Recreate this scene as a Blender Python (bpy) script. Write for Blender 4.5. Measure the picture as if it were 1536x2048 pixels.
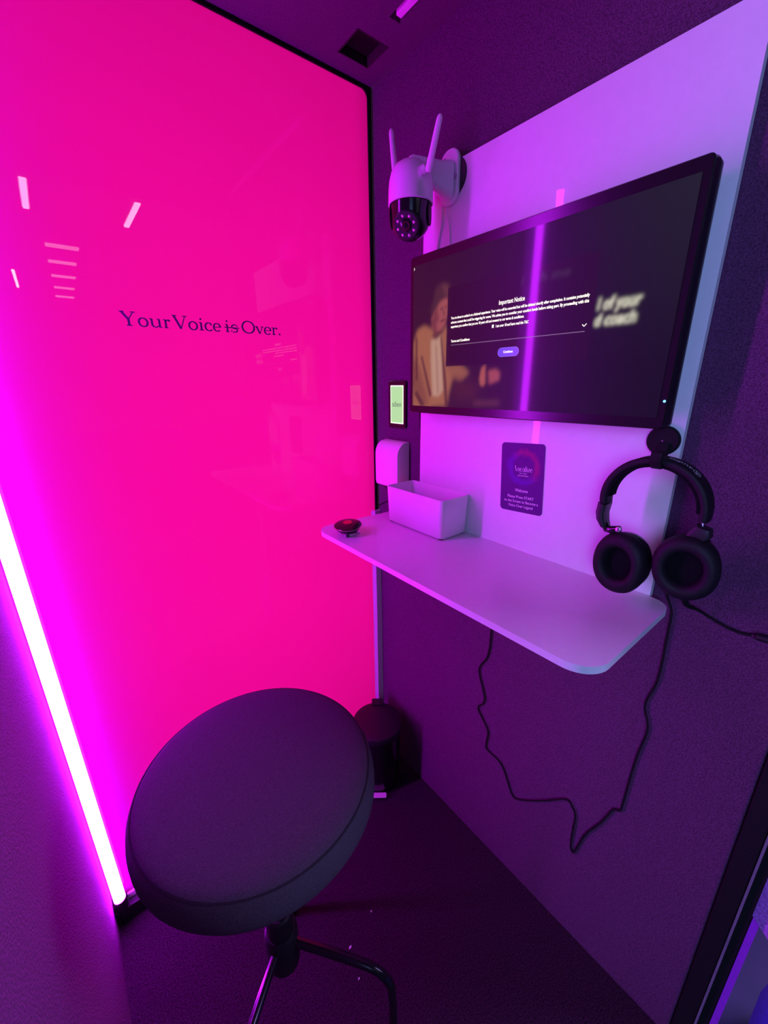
import bpy, bmesh, math, random
import numpy as np
from mathutils import Matrix, Vector
random.seed(7)
PI = math.pi
C = bpy.context.scene.collection
for o in list(bpy.data.objects):
    bpy.data.objects.remove(o)

# ------------------------------------------------------------------ camera
H = 1.359                                    # eye height above the booth floor
cam_d = bpy.data.cameras.new('camera')
cam = bpy.data.objects.new('camera', cam_d); C.objects.link(cam)
right = Vector((0.78270438, -0.6222758, -0.01211138))
down = Vector((-0.19888487, -0.23162543, -0.95225756))
fwd = Vector((0.58976153, 0.74774493, -0.30505548))
m = Matrix((right, -down, -fwd)).transposed().to_4x4()
m.translation = (0, 0, H)
cam.matrix_world = m
cam_d.sensor_fit = 'VERTICAL'; cam_d.sensor_height = 36; cam_d.sensor_width = 27
cam_d.lens = 806.0 / 2048 * 36
cam_d.clip_start = 0.01; cam_d.clip_end = 100
bpy.context.scene.camera = cam

# ------------------------------------------------------------------ world, exposure, big lights
sc = bpy.context.scene
w = bpy.data.worlds.new('world'); sc.world = w; w.use_nodes = True
w.node_tree.nodes['Background'].inputs[0].default_value = (0.35, 0.37, 1.0, 1)
w.node_tree.nodes['Background'].inputs[1].default_value = 0.05
vs = sc.view_settings
vs.view_transform = 'Standard'; vs.look = 'None'; vs.exposure = 0.0; vs.gamma = 1.0; vs.use_curve_mapping = False
TUBE_COL = (0.56, 0.0112, 1.0); TUBE_STR = 88.0

def area(name, loc, target, sx, sy, power, col):
    l = bpy.data.lights.new(name, 'AREA'); l.shape = 'RECTANGLE'; l.size = sx; l.size_y = sy
    l.energy = power; l.color = col
    o = bpy.data.objects.new(name, l); C.objects.link(o); o.location = loc
    d = Vector(target) - Vector(loc)
    o.rotation_euler = d.to_track_quat('-Z', 'Y').to_euler()
    return o
area('hall_light_behind_glass', (0.33, 1.75, 1.05), (0.33, 1.0, 1.05), 1.7, 2.4, 36, (1, 0.97, 1))
area('hall_light_left', (-2.4, -1.25, 1.8), (0.75, 0.25, 1.25), 1.2, 1.6, 62, (0.28, 0.42, 1.0))
area('hall_light_left_back', (-1.5, -1.9, 1.9), (0.75, 0.35, 1.2), 1.0, 1.4, 8, (0.30, 0.40, 1.0))
area('hall_light_right', (2.3, -1.4, 2.2), (0.1, 0.4, 0.7), 1.2, 1.4, 80, (0.46, 0.38, 1.0))

# ------------------------------------------------------------------ materials
def mat(name, col=(0.5, 0.5, 0.5), rough=0.6, metal=0.0, spec=0.5, emit=None, estr=0.0, coat=0.0, coat_r=0.03,
        noise=None, bump=None):
    """noise = (scale, low factor, high factor); bump = (scale, strength, distance)"""
    M = bpy.data.materials.new(name); M.use_nodes = True
    nt = M.node_tree; b = nt.nodes['Principled BSDF']
    b.inputs['Base Color'].default_value = (*col, 1); b.inputs['Roughness'].default_value = rough
    b.inputs['Metallic'].default_value = metal; b.inputs['Specular IOR Level'].default_value = spec
    b.inputs['Coat Weight'].default_value = coat; b.inputs['Coat Roughness'].default_value = coat_r
    if emit:
        b.inputs['Emission Color'].default_value = (*emit, 1); b.inputs['Emission Strength'].default_value = estr
    tc = nt.nodes.new('ShaderNodeTexCoord')
    if noise:
        n = nt.nodes.new('ShaderNodeTexNoise'); n.inputs['Scale'].default_value = noise[0]
        n.inputs['Detail'].default_value = 3
        nt.links.new(tc.outputs['Object'], n.inputs['Vector'])
        r = nt.nodes.new('ShaderNodeMapRange'); r.inputs[1].default_value = 0.3; r.inputs[2].default_value = 0.7
        r.inputs[3].default_value = noise[1]; r.inputs[4].default_value = noise[2]
        nt.links.new(n.outputs['Fac'], r.inputs[0])
        v = nt.nodes.new('ShaderNodeVectorMath'); v.operation = 'SCALE'; v.inputs[0].default_value = col
        nt.links.new(r.outputs[0], v.inputs['Scale']); nt.links.new(v.outputs[0], b.inputs['Base Color'])
    if bump:
        n2 = nt.nodes.new('ShaderNodeTexNoise'); n2.inputs['Scale'].default_value = bump[0]
        nt.links.new(tc.outputs['Object'], n2.inputs['Vector'])
        bp = nt.nodes.new('ShaderNodeBump'); bp.inputs['Strength'].default_value = bump[1]
        bp.inputs['Distance'].default_value = bump[2]
        nt.links.new(n2.outputs['Fac'], bp.inputs['Height']); nt.links.new(bp.outputs[0], b.inputs['Normal'])
    return M

M = {}
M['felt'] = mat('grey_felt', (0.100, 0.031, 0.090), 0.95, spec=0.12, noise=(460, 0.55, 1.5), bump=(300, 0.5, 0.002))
M['felt_tube_lit'] = mat('grey_felt_tube_lit', (0.18, 0.042, 0.17), 0.95, spec=0.15, noise=(420, 0.5, 1.55), bump=(240, 0.7, 0.003))  # same felt; the tube's magenta light is put into a brighter, purpler colour
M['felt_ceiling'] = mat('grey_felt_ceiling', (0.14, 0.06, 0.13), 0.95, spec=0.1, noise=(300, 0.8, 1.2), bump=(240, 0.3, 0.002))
M['carpet'] = mat('dark_carpet', (0.036, 0.013, 0.033), 0.95, spec=0.15, noise=(300, 0.3, 1.9), bump=(300, 1.0, 0.004))
M['white'] = mat('white_plastic', (0.80, 0.80, 0.82), 0.42, noise=(30, 0.985, 1.015))
M['board'] = mat('white_laminate', (0.78, 0.78, 0.80), 0.40, noise=(60, 0.985, 1.015), coat=0.35, coat_r=0.02)
M['edge'] = mat('board_edge', (0.82, 0.82, 0.84), 0.35, noise=(80, 0.97, 1.02))
M['black'] = mat('black_plastic', (0.012, 0.011, 0.013), 0.45, noise=(200, 0.8, 1.2))
M['gloss_black'] = mat('gloss_black_plastic', (0.008, 0.007, 0.009), 0.16, noise=(80, 0.9, 1.1))
M['rubber'] = mat('black_rubber', (0.008, 0.006, 0.008), 0.7, spec=0.2, noise=(200, 0.8, 1.2))
M['pad'] = mat('black_leatherette', (0.009, 0.006, 0.010), 0.6, spec=0.25, noise=(220, 0.8, 1.2), bump=(260, 0.25, 0.001))
M['foam'] = mat('black_foam', (0.007, 0.006, 0.008), 0.95, spec=0.05, noise=(500, 0.6, 1.4), bump=(500, 0.6, 0.001))
M['steel'] = mat('brushed_steel', (0.62, 0.60, 0.64), 0.3, metal=1.0, noise=(300, 0.9, 1.1))
M['seat'] = mat('grey_seat_fabric', (0.072, 0.062, 0.080), 0.9, spec=0.2, noise=(700, 0.7, 1.3), bump=(650, 0.5, 0.0012))
M['lettering'] = mat('purple_vinyl', (0.20, 0.02, 0.36), 0.5, noise=(100, 0.95, 1.05))
M['white_text'] = mat('white_print', (0.85, 0.80, 0.90), 0.6, noise=(100, 0.95, 1.05))
M['sign'] = None
M['red'] = mat('red_print', (0.65, 0.015, 0.06), 0.45, noise=(100, 0.9, 1.1))
M['blue'] = mat('blue_fabric', (0.12, 0.02, 0.95), 0.6, noise=(120, 0.9, 1.1), emit=None)
M['purple_lit_alu'] = mat('purple_lit_profile', (0.75, 0.03, 0.95), 0.35, noise=(80, 0.95, 1.05))  # aluminium strip; the purple light on it is put into the base colour
M['hallfloor'] = mat('hall_floor', (0.035, 0.012, 0.09), 0.5, noise=(6, 0.8, 1.2))
M['tube'] = mat('tube_glow', (0.9, 0.8, 0.9), 0.4, emit=TUBE_COL, estr=TUBE_STR, noise=(40, 0.98, 1.0))
M['lamp'] = mat('lamp_glow', (0.9, 0.9, 0.9), 0.4, emit=(0.72, 0.68, 1.0), estr=17, noise=(40, 0.98, 1.0))
M['lamp_soft'] = mat('lamp_glow_soft', (0.9, 0.9, 0.9), 0.4, emit=(0.85, 0.72, 1.0), estr=4.2, noise=(40, 0.98, 1.0))
M['lamp_warm'] = mat('lamp_glow_warm', (0.9, 0.9, 0.9), 0.4, emit=(1.0, 0.95, 0.75), estr=22, noise=(40, 0.98, 1.0))
M['lcd'] = mat('green_display', (0.02, 0.06, 0.02), 0.3, emit=(0.42, 0.74, 0.34), estr=1.0, noise=(40, 0.98, 1.0))
M['lcd_edge'] = mat('green_display_rim', (0.2, 0.3, 0.2), 0.3, emit=(0.92, 1.0, 0.72), estr=1.15, noise=(40, 0.98, 1.0))
M['lcd_text'] = mat('display_letters', (0.02, 0.03, 0.02), 0.4, emit=(0.05, 0.11, 0.07), estr=1.0, noise=(40, 0.98, 1.0))
M['led_blue'] = mat('blue_led', (0.1, 0.2, 0.6), 0.3, emit=(0.08, 0.45, 1.0), estr=5, noise=(40, 0.98, 1.0))
M['screen_text'] = mat('screen_text_glow', (0.02, 0.02, 0.02), 0.4, emit=(1.0, 0.96, 0.80), estr=1.35, noise=(40, 0.98, 1.0))
M['screen_line'] = mat('screen_line_glow', (0.02, 0.02, 0.02), 0.4, emit=(0.33, 0.30, 0.33), estr=0.6, noise=(40, 0.98, 1.0))
M['screen_button'] = mat('screen_button_glow', (0.02, 0.02, 0.02), 0.25, emit=(0.055, 0.06, 0.62), estr=1.0, noise=(40, 0.98, 1.0))
M['screen_button_rim'] = mat('screen_button_rim_glow', (0.02, 0.02, 0.02), 0.25, emit=(0.13, 0.14, 0.9), estr=1.0, noise=(40, 0.98, 1.0))
M['ir'] = mat('led_lens', (0.75, 0.45, 0.65), 0.2, metal=0.6, noise=(90, 0.9, 1.1))
M['brass_rim'] = mat('copper_rim', (0.55, 0.26, 0.22), 0.4, metal=0.5, noise=(90, 0.9, 1.1))
M['cable_white'] = mat('white_cable', (0.72, 0.70, 0.76), 0.5, noise=(90, 0.95, 1.05))

# pink film pane: glossy front over a film that both scatters and lets daylight through
def film_material():
    X = bpy.data.materials.new('pink_film_glass'); X.use_nodes = True
    nt = X.node_tree; nt.nodes.clear()
    out = nt.nodes.new('ShaderNodeOutputMaterial')
    dif = nt.nodes.new('ShaderNodeBsdfDiffuse'); dif.inputs[0].default_value = (0.10, 0.003, 0.26, 1)
    tr = nt.nodes.new('ShaderNodeBsdfTranslucent'); tr.inputs[0].default_value = (0.95, 0.0025, 0.30, 1)
    tc = nt.nodes.new('ShaderNodeTexCoord')
    n = nt.nodes.new('ShaderNodeTexNoise'); n.inputs['Scale'].default_value = 2.2; n.inputs['Detail'].default_value = 1
    nt.links.new(tc.outputs['Object'], n.inputs['Vector'])
    r = nt.nodes.new('ShaderNodeMapRange'); r.inputs[3].default_value = 0.93; r.inputs[4].default_value = 1.07
    nt.links.new(n.outputs['Fac'], r.inputs[0])
    v = nt.nodes.new('ShaderNodeVectorMath'); v.operation = 'SCALE'; v.inputs[0].default_value = (0.93, 0.0025, 0.30)
    nt.links.new(r.outputs[0], v.inputs['Scale']); nt.links.new(v.outputs[0], tr.inputs[0])
    mx = nt.nodes.new('ShaderNodeMixShader'); mx.inputs[0].default_value = 0.55
    nt.links.new(dif.outputs[0], mx.inputs[1]); nt.links.new(tr.outputs[0], mx.inputs[2])
    gl = nt.nodes.new('ShaderNodeBsdfGlossy'); gl.inputs['Roughness'].default_value = 0.0
    fr = nt.nodes.new('ShaderNodeFresnel'); fr.inputs['IOR'].default_value = 1.5
    m2 = nt.nodes.new('ShaderNodeMixShader')
    nt.links.new(fr.outputs[0], m2.inputs[0]); nt.links.new(mx.outputs[0], m2.inputs[1]); nt.links.new(gl.outputs[0], m2.inputs[2])
    nt.links.new(m2.outputs[0], out.inputs[0])
    return X
def clear_material():
    X = bpy.data.materials.new('clear_glass_side'); X.use_nodes = True
    nt = X.node_tree; nt.nodes.clear()
    out = nt.nodes.new('ShaderNodeOutputMaterial')
    t = nt.nodes.new('ShaderNodeBsdfTransparent'); t.inputs[0].default_value = (0.97, 0.98, 0.98, 1)
    nt.links.new(t.outputs[0], out.inputs[0])
    return X
M['film'] = film_material(); M['clear'] = clear_material()

# ------------------------------------------------------------------ mesh helpers
class MB:
    def __init__(s): s.v = []; s.f = []; s.mi = []
    def add(s, vs, fs, mi=0):
        k = len(s.v); s.v += [tuple(p) for p in vs]
        s.f += [tuple(i + k for i in f) for f in fs]; s.mi += [mi] * len(fs); return s
    def box(s, x0, x1, y0, y1, z0, z1, mi=0):
        vs = [(x, y, z) for z in (z0, z1) for y in (y0, y1) for x in (x0, x1)]
        return s.add(vs, [(0, 2, 3, 1), (4, 5, 7, 6), (0, 1, 5, 4), (2, 6, 7, 3), (0, 4, 6, 2), (1, 3, 7, 5)], mi)
    def loft(s, rings, cap0=True, cap1=True, mi=0, closed=True):
        n = len(rings[0]); vs = [p for r in rings for p in r]; fs = []
        for i in range(len(rings) - 1):
            for j in range(n if closed else n - 1):
                a = i * n + j; b = i * n + (j + 1) % n
                fs.append((a, b, b + n, a + n))
        if cap0: fs.append(tuple(range(n))[::-1])
        if cap1: fs.append(tuple(range((len(rings) - 1) * n, len(rings) * n)))
        return s.add(vs, fs, mi)
    def lathe(s, prof, c=(0, 0, 0), n=48, mi=0, mtx=None, cap0=True, cap1=True):
        """prof = [(r, z)]"""
        rings = []
        for r, z in prof:
            ring = []
            for k in range(n):
                a = 2 * PI * k / n; p = Vector((r * math.cos(a), r * math.sin(a), z))
                if mtx is not None: p = mtx @ p
                ring.append(p + Vector(c))
            rings.append(ring)
        return s.loft(rings, cap0, cap1, mi)
    def tube(s, pts, r, n=10, mi=0, cap=True):
        pts = [Vector(p) for p in pts]; rings = []
        rr = r if isinstance(r, (list, tuple)) else [r] * len(pts)
        up = None
        for i, p in enumerate(pts):
            t = (pts[min(i + 1, len(pts) - 1)] - pts[max(i - 1, 0)]).normalized()
            if up is None:
                up = Vector((0, 0, 1)) if abs(t.z) < 0.9 else Vector((1, 0, 0))
            a = (up - t * up.dot(t)).normalized(); b = t.cross(a); up = a
            rings.append([p + (a * math.cos(2 * PI * k / n) + b * math.sin(2 * PI * k / n)) * rr[i] for k in range(n)])
        return s.loft(rings, cap, cap, mi)
    def build(s, name, material, parent=None, smooth=False, bevel=0.0, seg=3, kind=None, auto=None):
        me = bpy.data.meshes.new(name); me.from_pydata(s.v, [], s.f)
        for mm in (material if isinstance(material, (list, tuple)) else [material]): me.materials.append(mm)
        for p, i in zip(me.polygons, s.mi): p.material_index = i
        bm = bmesh.new(); bm.from_mesh(me); bmesh.ops.recalc_face_normals(bm, faces=bm.faces)
        if bevel:
            es = [e for e in bm.edges if len(e.link_faces) == 2 and e.calc_face_angle() > 0.6]
            bmesh.ops.bevel(bm, geom=es, offset=bevel, segments=seg, profile=0.5, affect='EDGES')
        if smooth:
            lim = auto or 0.6
            for f in bm.faces: f.smooth = True
            for e in bm.edges:
                if len(e.link_faces) == 2 and e.calc_face_angle(0) > lim: e.smooth = False
        bm.to_mesh(me); bm.free()
        o = bpy.data.objects.new(name, me); C.objects.link(o)
        if parent:
            o.parent = parent
            o.matrix_parent_inverse = parent.matrix_world.inverted()
        if kind: o['kind'] = kind
        return o
def tag(o, label, cat, group=None):
    o['label'] = label; o['category'] = cat
    if group: o['group'] = group
    return o
def thing(name, label, cat, loc, group=None):
    o = bpy.data.objects.new(name, None); C.objects.link(o); o.location = loc; o.empty_display_size = 0.02
    o.matrix_world = Matrix.Translation(loc)
    return tag(o, label, cat, group)
def smooth_path(pts, n=8):
    pts = [Vector(p) for p in pts]; out = []
    for i in range(len(pts) - 1):
        p0 = pts[max(i - 1, 0)]; p1 = pts[i]; p2 = pts[i + 1]; p3 = pts[min(i + 2, len(pts) - 1)]
        for k in range(n):
            t = k / n
            out.append(0.5 * ((2 * p1) + (p2 - p0) * t + (2 * p0 - 5 * p1 + 4 * p2 - p3) * t * t + (3 * p1 - p0 - 3 * p2 + p3) * t ** 3))
    out.append(pts[-1]); return out
def rrect(w, h, r, n=6):
    """rounded rectangle outline centred on 0, counter-clockwise"""
    out = []
    for cx, cy, a0 in ((w/2-r, h/2-r, 0), (-w/2+r, h/2-r, PI/2), (-w/2+r, -h/2+r, PI), (w/2-r, -h/2+r, 1.5*PI)):
        for k in range(n + 1):
            a = a0 + PI/2 * k / n; out.append((cx + r*math.cos(a), cy + r*math.sin(a)))
    return out
def wallm(x, y, z, rot=0.0):
    """frame on the right wall: local X to the viewer's right (-y), Y up, Z out into the booth (-x)"""
    mm = Matrix(((0, 0, -1, x), (-1, 0, 0, y), (0, 1, 0, z), (0, 0, 0, 1)))
    return mm @ Matrix.Rotation(rot, 4, 'Z')
def text_data(body, size, align='CENTER', bold=0.0, fit=None, shear=0.0, depth=0.0):
    """Blender's own font turned into 2D mesh data (verts, faces), optionally squeezed to a width"""
    cu = bpy.data.curves.new('t', 'FONT'); cu.body = body; cu.size = size; cu.align_x = align; cu.offset = bold
    cu.shear = shear; cu.resolution_u = 3
    o = bpy.data.objects.new('t', cu); C.objects.link(o)
    dg = bpy.context.evaluated_depsgraph_get(); me = bpy.data.meshes.new_from_object(o.evaluated_get(dg))
    vs = [v.co.copy() for v in me.vertices]; fs = [tuple(p.vertices) for p in me.polygons]
    bpy.data.objects.remove(o); bpy.data.curves.remove(cu); bpy.data.meshes.remove(me)
    if fit and vs:
        x0 = min(v.x for v in vs); x1 = max(v.x for v in vs); k = fit / (x1 - x0)
        for v in vs: v.x *= k
    return vs, fs
def put_text(mb, mtx, body, size, x=0, y=0, z=0.0, **kw):
    vs, fs = text_data(body, size, **kw)
    mb.add([mtx @ Vector((v.x + x, v.y + y, z)) for v in vs], fs)
    return mb

# ------------------------------------------------------------------ a small serif stroke alphabet (cap height 1, x-height .63)
def arc(cx, cy, rx, ry, a0, a1, n=14):
    return [(cx + rx*math.cos(math.radians(a0+(a1-a0)*k/n)), cy + ry*math.sin(math.radians(a0+(a1-a0)*k/n))) for k in range(n+1)]
def varw(pts, wt, wn):
    """pen widths: thick where the stroke runs upright, thin where it runs level"""
    out = []
    for i in range(len(pts)):
        a = pts[max(i-1, 0)]; b = pts[min(i+1, len(pts)-1)]
        dx, dy = b[0]-a[0], b[1]-a[1]; L = math.hypot(dx, dy) or 1
        out.append(wn + (wt-wn)*abs(dy)/L)
    return out
def ribbon(pts, ws):
    vs = []; fs = []
    for i, p in enumerate(pts):
        a = pts[max(i-1, 0)]; b = pts[min(i+1, len(pts)-1)]
        dx, dy = b[0]-a[0], b[1]-a[1]; L = math.hypot(dx, dy) or 1; nx, ny = -dy/L, dx/L
        vs += [(p[0]+nx*ws[i]/2, p[1]+ny*ws[i]/2), (p[0]-nx*ws[i]/2, p[1]-ny*ws[i]/2)]
    for i in range(len(pts)-1): fs.append((2*i, 2*i+1, 2*i+3, 2*i+2))
    return vs, fs
T, N_, S_ = 0.105, 0.048, 0.05
def L_(x0, y0, x1, y1, w): return ([(x0, y0), (x1, y1)], [w, w])
def A_(cx, cy, rx, ry, a0, a1, wt=T, wn=N_):
    p = arc(cx, cy, rx, ry, a0, a1); return (p, varw(p, wt, wn))
XH = 0.63
GL = {   # letter: (width, strokes)
 'Y': (1.05, [L_(.14, .98, .54, .45, .12), L_(.90, .98, .54, .45, .055), L_(.54, .47, .54, .02, .12), L_(0, .975, .32, .975, S_), L_(.72, .975, 1.05, .975, S_), L_(.34, .025, .74, .025, S_)]),
 'V': (1.12, [L_(.14, .98, .58, .02, .12), L_(.96, .98, .58, .02, .055), L_(0, .975, .34, .975, S_), L_(.76, .975, 1.12, .975, S_)]),
 'O': (1.18, [A_(.59, .5, .54, .49, 0, 360, .12, .05)]),
 'o': (.70, [A_(.35, .31, .30, .31, 0, 360)]),
 'u': (.86, [L_(.15, .61, .15, .22, T), A_(.38, .22, .23, .20, 180, 300, T, .05), L_(.49, .05, .66, .16, .05), L_(.68, .61, .68, .02, T), L_(0, .605, .17, .605, S_), L_(.52, .605, .70, .605, S_), L_(.66, .025, .84, .025, S_)]),
 'r': (.52, [L_(.17, .61, .17, .02, T), L_(.0, .605, .19, .605, S_), L_(.02, .025, .34, .025, S_), A_(.40, .36, .22, .24, 165, 70, .06, .06), A_(.46, .55, .03, .03, 0, 360, .07, .07)]),
 'i': (.38, [L_(.19, .61, .19, .02, T), L_(.02, .605, .21, .605, S_), L_(.02, .025, .36, .025, S_), A_(.19, .86, .03, .03, 0, 360, .07, .07)]),
 'c': (.64, [A_(.35, .31, .30, .31, 50, 320), A_(.53, .50, .025, .025, 0, 360, .07, .07)]),
 'e': (.66, [A_(.33, .31, .29, .31, 0, 318), L_(.06, .33, .63, .33, .045)]),
 's': (.56, [A_(.29, .46, .19, .15, 50, 270, .085, .055), A_(.27, .165, .21, .15, 90, -130, .085, .055), L_(.47, .60, .47, .44, .045), L_(.06, .19, .06, .02, .045)]),
 'v': (.82, [L_(.13, .61, .43, .02, .105), L_(.70, .61, .43, .02, .05), L_(0, .605, .28, .605, S_), L_(.55, .605, .82, .605, S_)]),
 '.': (.18, [A_(.09, .07, .035, .035, 0, 360, .075, .075)]),
}
def glyph(mb, mtx, ch, x0, x1, base, cap, z=0.0, table=GL, thin=1.0):
    wd, strokes = table[ch]; k = (x1-x0)/wd
    for q, (pts, ws) in enumerate(strokes):
        vs, fs = ribbon([(x0 + p[0]*k, base + p[1]*cap) for p in pts], [wi*cap*thin for wi in ws])
        mb.add([mtx @ Vector((v[0], v[1], z + q*0.00001)) for v in vs], fs)

# ================================================================== THE SETTING
XR, XL, YG, ZC = 0.77, -0.138, 1.005, 2.05
mb = MB(); mb.box(-0.30, 0.90, -0.03, 1.10, -0.06, 0.0); mb.build('floor', M['carpet'], kind='structure')
mb = MB(); mb.box(-8, 8, -14, 5, -0.14, -0.07); mb.build('hall_floor', M['hallfloor'], kind='structure')
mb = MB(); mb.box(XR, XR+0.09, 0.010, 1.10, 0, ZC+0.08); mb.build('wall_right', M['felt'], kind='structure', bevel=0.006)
mb = MB(); mb.box(XL-0.09, XL, -0.03, 1.10, 0, ZC+0.08); mb.build('wall_left', M['felt_tube_lit'], kind='structure')

# ceiling with a square recess and a long slot for the light
hx0, hx1, hy0, hy1 = 0.640, 0.722, 0.878, 0.956
sx0, sx1, sy0, sy1 = 0.675, 0.702, 0.20, 0.818
mb = MB()
xs = sorted([XL, hx0, hx1, sx0, sx1, XR]); ys = sorted([-0.03, sy0, sy1, hy0, hy1, YG])
for i in range(len(xs)-1):
    for j in range(len(ys)-1):
        cx, cy = (xs[i]+xs[i+1])/2, (ys[j]+ys[j+1])/2
        if hx0 < cx < hx1 and hy0 < cy < hy1: continue
        if sx0 < cx < sx1 and sy0 < cy < sy1: continue
        mb.add([(xs[i], ys[j], ZC), (xs[i+1], ys[j], ZC), (xs[i+1], ys[j+1], ZC), (xs[i], ys[j+1], ZC)], [(0, 3, 2, 1)])
for (a, b, c, d) in ((hx0, hx1, hy0, hy1), (sx0, sx1, sy0, sy1)):
    mb.add([(a, c, ZC), (b, c, ZC), (b, d, ZC), (a, d, ZC), (a, c, ZC+.05), (b, c, ZC+.05), (b, d, ZC+.05), (a, d, ZC+.05)],
           [(0, 1, 5, 4), (1, 2, 6, 5), (2, 3, 7, 6), (3, 0, 4, 7), (4, 5, 6, 7)])
mb.box(XL, XR, -0.03, YG, ZC+0.052, ZC+0.10)
mb.build('ceiling', M['felt_ceiling'], kind='structure')

# back window of the booth: pane with pink film, black gasket, lower rail
g = bpy.data.objects.new('window_1', None); C.objects.link(g); g.location = (0.33, YG, 0); g.matrix_world = Matrix.Translation((0.33, YG, 0))
g['kind'] = 'structure'
gx0, gx1, gz0, gz1 = XL, 0.7555, 0.062, 2.042
mb = MB()
ol = rrect(gx1-gx0, gz1-gz0, 0.018)
cx, cz = (gx0+gx1)/2, (gz0+gz1)/2
n = len(ol)
vs = [(cx+a, YG, cz+b) for a, b in ol] + [(cx+a, YG+.01, cz+b) for a, b in ol]
mb.add(vs, [tuple(range(n))], 0)
mb.add(vs, [tuple(range(n, 2*n))[::-1]] + [(i, i+n, (i+1) % n+n, (i+1) % n) for i in range(n)], 1)
mb.build('pane', [M['film'], M['clear']], g)
mb = MB()   # gasket: a frame whose opening has rounded corners
io = [(cx+a, cz+b) for a, b in rrect(gx1-gx0-0.001, gz1-gz0-0.001, 0.018)]
oo = [(cx+a, cz+b) for a, b in rrect((XR-XL)+0.004, 2*(ZC-cz)+0.004, 0.001)]
mb.loft([[(a, YG-.004, b) for a, b in io], [(a, YG-.004, b) for a, b in oo], [(a, YG+.012, b) for a, b in oo], [(a, YG+.012, b) for a, b in io]], False, False)
k = len(io)
mb.add([(a, YG-.004, b) for a, b in io] + [(a, YG+.012, b) for a, b in io], [(i, (i+1) % k, (i+1) % k+k, i+k) for i in range(k)])
mb.build('gasket', M['rubber'], g)
mb = MB(); mb.box(XL, XR, YG-0.030, YG-0.005, 0.0, 0.048); mb.build('bottom_rail', M['black'], g, bevel=0.003)
mb = MB(); mb.box(-0.105, 0.74, YG-0.012, YG-0.0045, 0.050, 0.068); mb.build('glazing_bead', mat('pink_lit_bead', (0.55, 0.45, 0.5), 0.5, noise=(50, .95, 1.05)), g, bevel=0.002)
# lettering on the pane
GM = Matrix(((1, 0, 0, 0), (0, 0, -1, YG-0.0006), (0, 1, 0, 0), (0, 0, 0, 1)))
mb = MB()
for ch, a, b in (('Y', .1367, .1647), ('o', .1674, .1856), ('u', .1885, .2109), ('r', .2139, .2265), ('V', .2314, .2612), ('o', .2624, .2815),
                 ('i', .2836, .2938), ('c', .2958, .3125), ('e', .3142, .3305), ('i', .3405, .3497), ('s', .3524, .3703),
                 ('O', .3785, .4099), ('v', .4108, .4316), ('e', .4326, .4505), ('r', .4515, .4667), ('.', .4692, .4744)):
    glyph(mb, GM, ch, a, b, 1.4739, 0.0262, thin=1.45)
mb.add([GM @ Vector(p) for p in ((.3385, 1.4826, .0003), (.3725, 1.4822, .0003), (.3725, 1.4843, .0003), (.3385, 1.4847, .0003))], [(0, 1, 2, 3)])
o = mb.build('lettering', M['lettering'], g); o['label'] = 'purple serif words Your Voice is Over, with the word is struck through'

# corner cover strip below the worktop
mb = MB()
sec = [(0.7365, YG-0.0045), (0.7460, YG-0.013), (0.7695, YG-0.011), (0.7695, YG-0.0045)]
mb.loft([[(x, y, z) for x, y in sec] for z in (0.05, 0.965)])
mb.build('trim_1', M['white'], kind='structure')

# front frame of the booth beside the right wall
d = bpy.data.objects.new('door_1', None); C.objects.link(d); d.location = (0.80, -0.01, 0); d.matrix_world = Matrix.Translation((0.80, -0.01, 0)); d['kind'] = 'structure'
mb = MB(); mb.box(0.766, 0.86, -0.0195, 0.0095, 0, ZC+0.08); mb.build('frame', M['rubber'], d, bevel=0.003)
mb = MB(); mb.box(0.764, 0.86, -0.0235, -0.0200, 0, ZC+0.08); mb.build('metal_lip', mat('grey_lip', (0.15, 0.14, 0.18), 0.5, noise=(60, .9, 1.1)), d)
mb = MB(); mb.box(0.772, 0.86, -0.037, -0.0240, 0, ZC+0.08); mb.build('seal', M['rubber'], d)

# ================================================================== LED TUBE
t = thing('led_tube_light', 'glowing magenta LED tube standing upright in the corner of left wall and pink glass', 'tube light', (-0.1205, 0.9855, 0.05))
mb = MB(); mb.lathe([(0.0135, 0.082), (0.0135, 2.03)], (-0.1205, 0.9855, 0), 20); mb.build('tube', M['tube'], t, smooth=True)
mb = MB(); mb.lathe([(0.013, 0.0), (0.0145, 0.003), (0.0145, 0.080), (0.012, 0.0815)], (-0.1205, 0.9855, 0.001), 20); mb.build('end_cap', M['black'], t, smooth=True)
mb = MB(); mb.box(-0.1375, -0.1335, 0.975, 0.996, 1.15, 1.18); mb.build('clip', M['black'], t)
mb = MB(); mb.box(-0.1375, -0.1335, 0.975, 0.996, 1.7, 1.73); mb.build('clip', M['black'], t)

# ================================================================== CEILING FITTINGS
t = thing('ceiling_light', 'slim bar light set in a slot in the booth ceiling, tip in view at top', 'ceiling light', (0.691, 0.5, ZC))
mb = MB(); mb.box(sx0+.001, sx1-.001, sy0+.001, sy1-.001, ZC+0.012, ZC+0.03); mb.build('housing', M['rubber'], t)
mb = MB(); mb.box(0.6825, 0.6945, sy0+.012, sy1-.012, ZC-0.001, ZC+0.014); mb.build('diffuser', mat('magenta_lit_diffuser', (0.85, 0.7, 0.9), 0.5, emit=(0.55, 0.0, 0.62), estr=0.30, noise=(60, .95, 1.05)), t)  # white diffuser; magenta light falling on it put in as tint and faint glow
t = thing('ceiling_vent', 'dark square vent recessed in the ceiling above the window corner', 'vent', (0.681, 0.917, ZC))
mb = MB(); mb.box(hx0+.001, hx1-.001, hy0+.001, hy1-.001, ZC+0.030, ZC+0.04)
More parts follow.
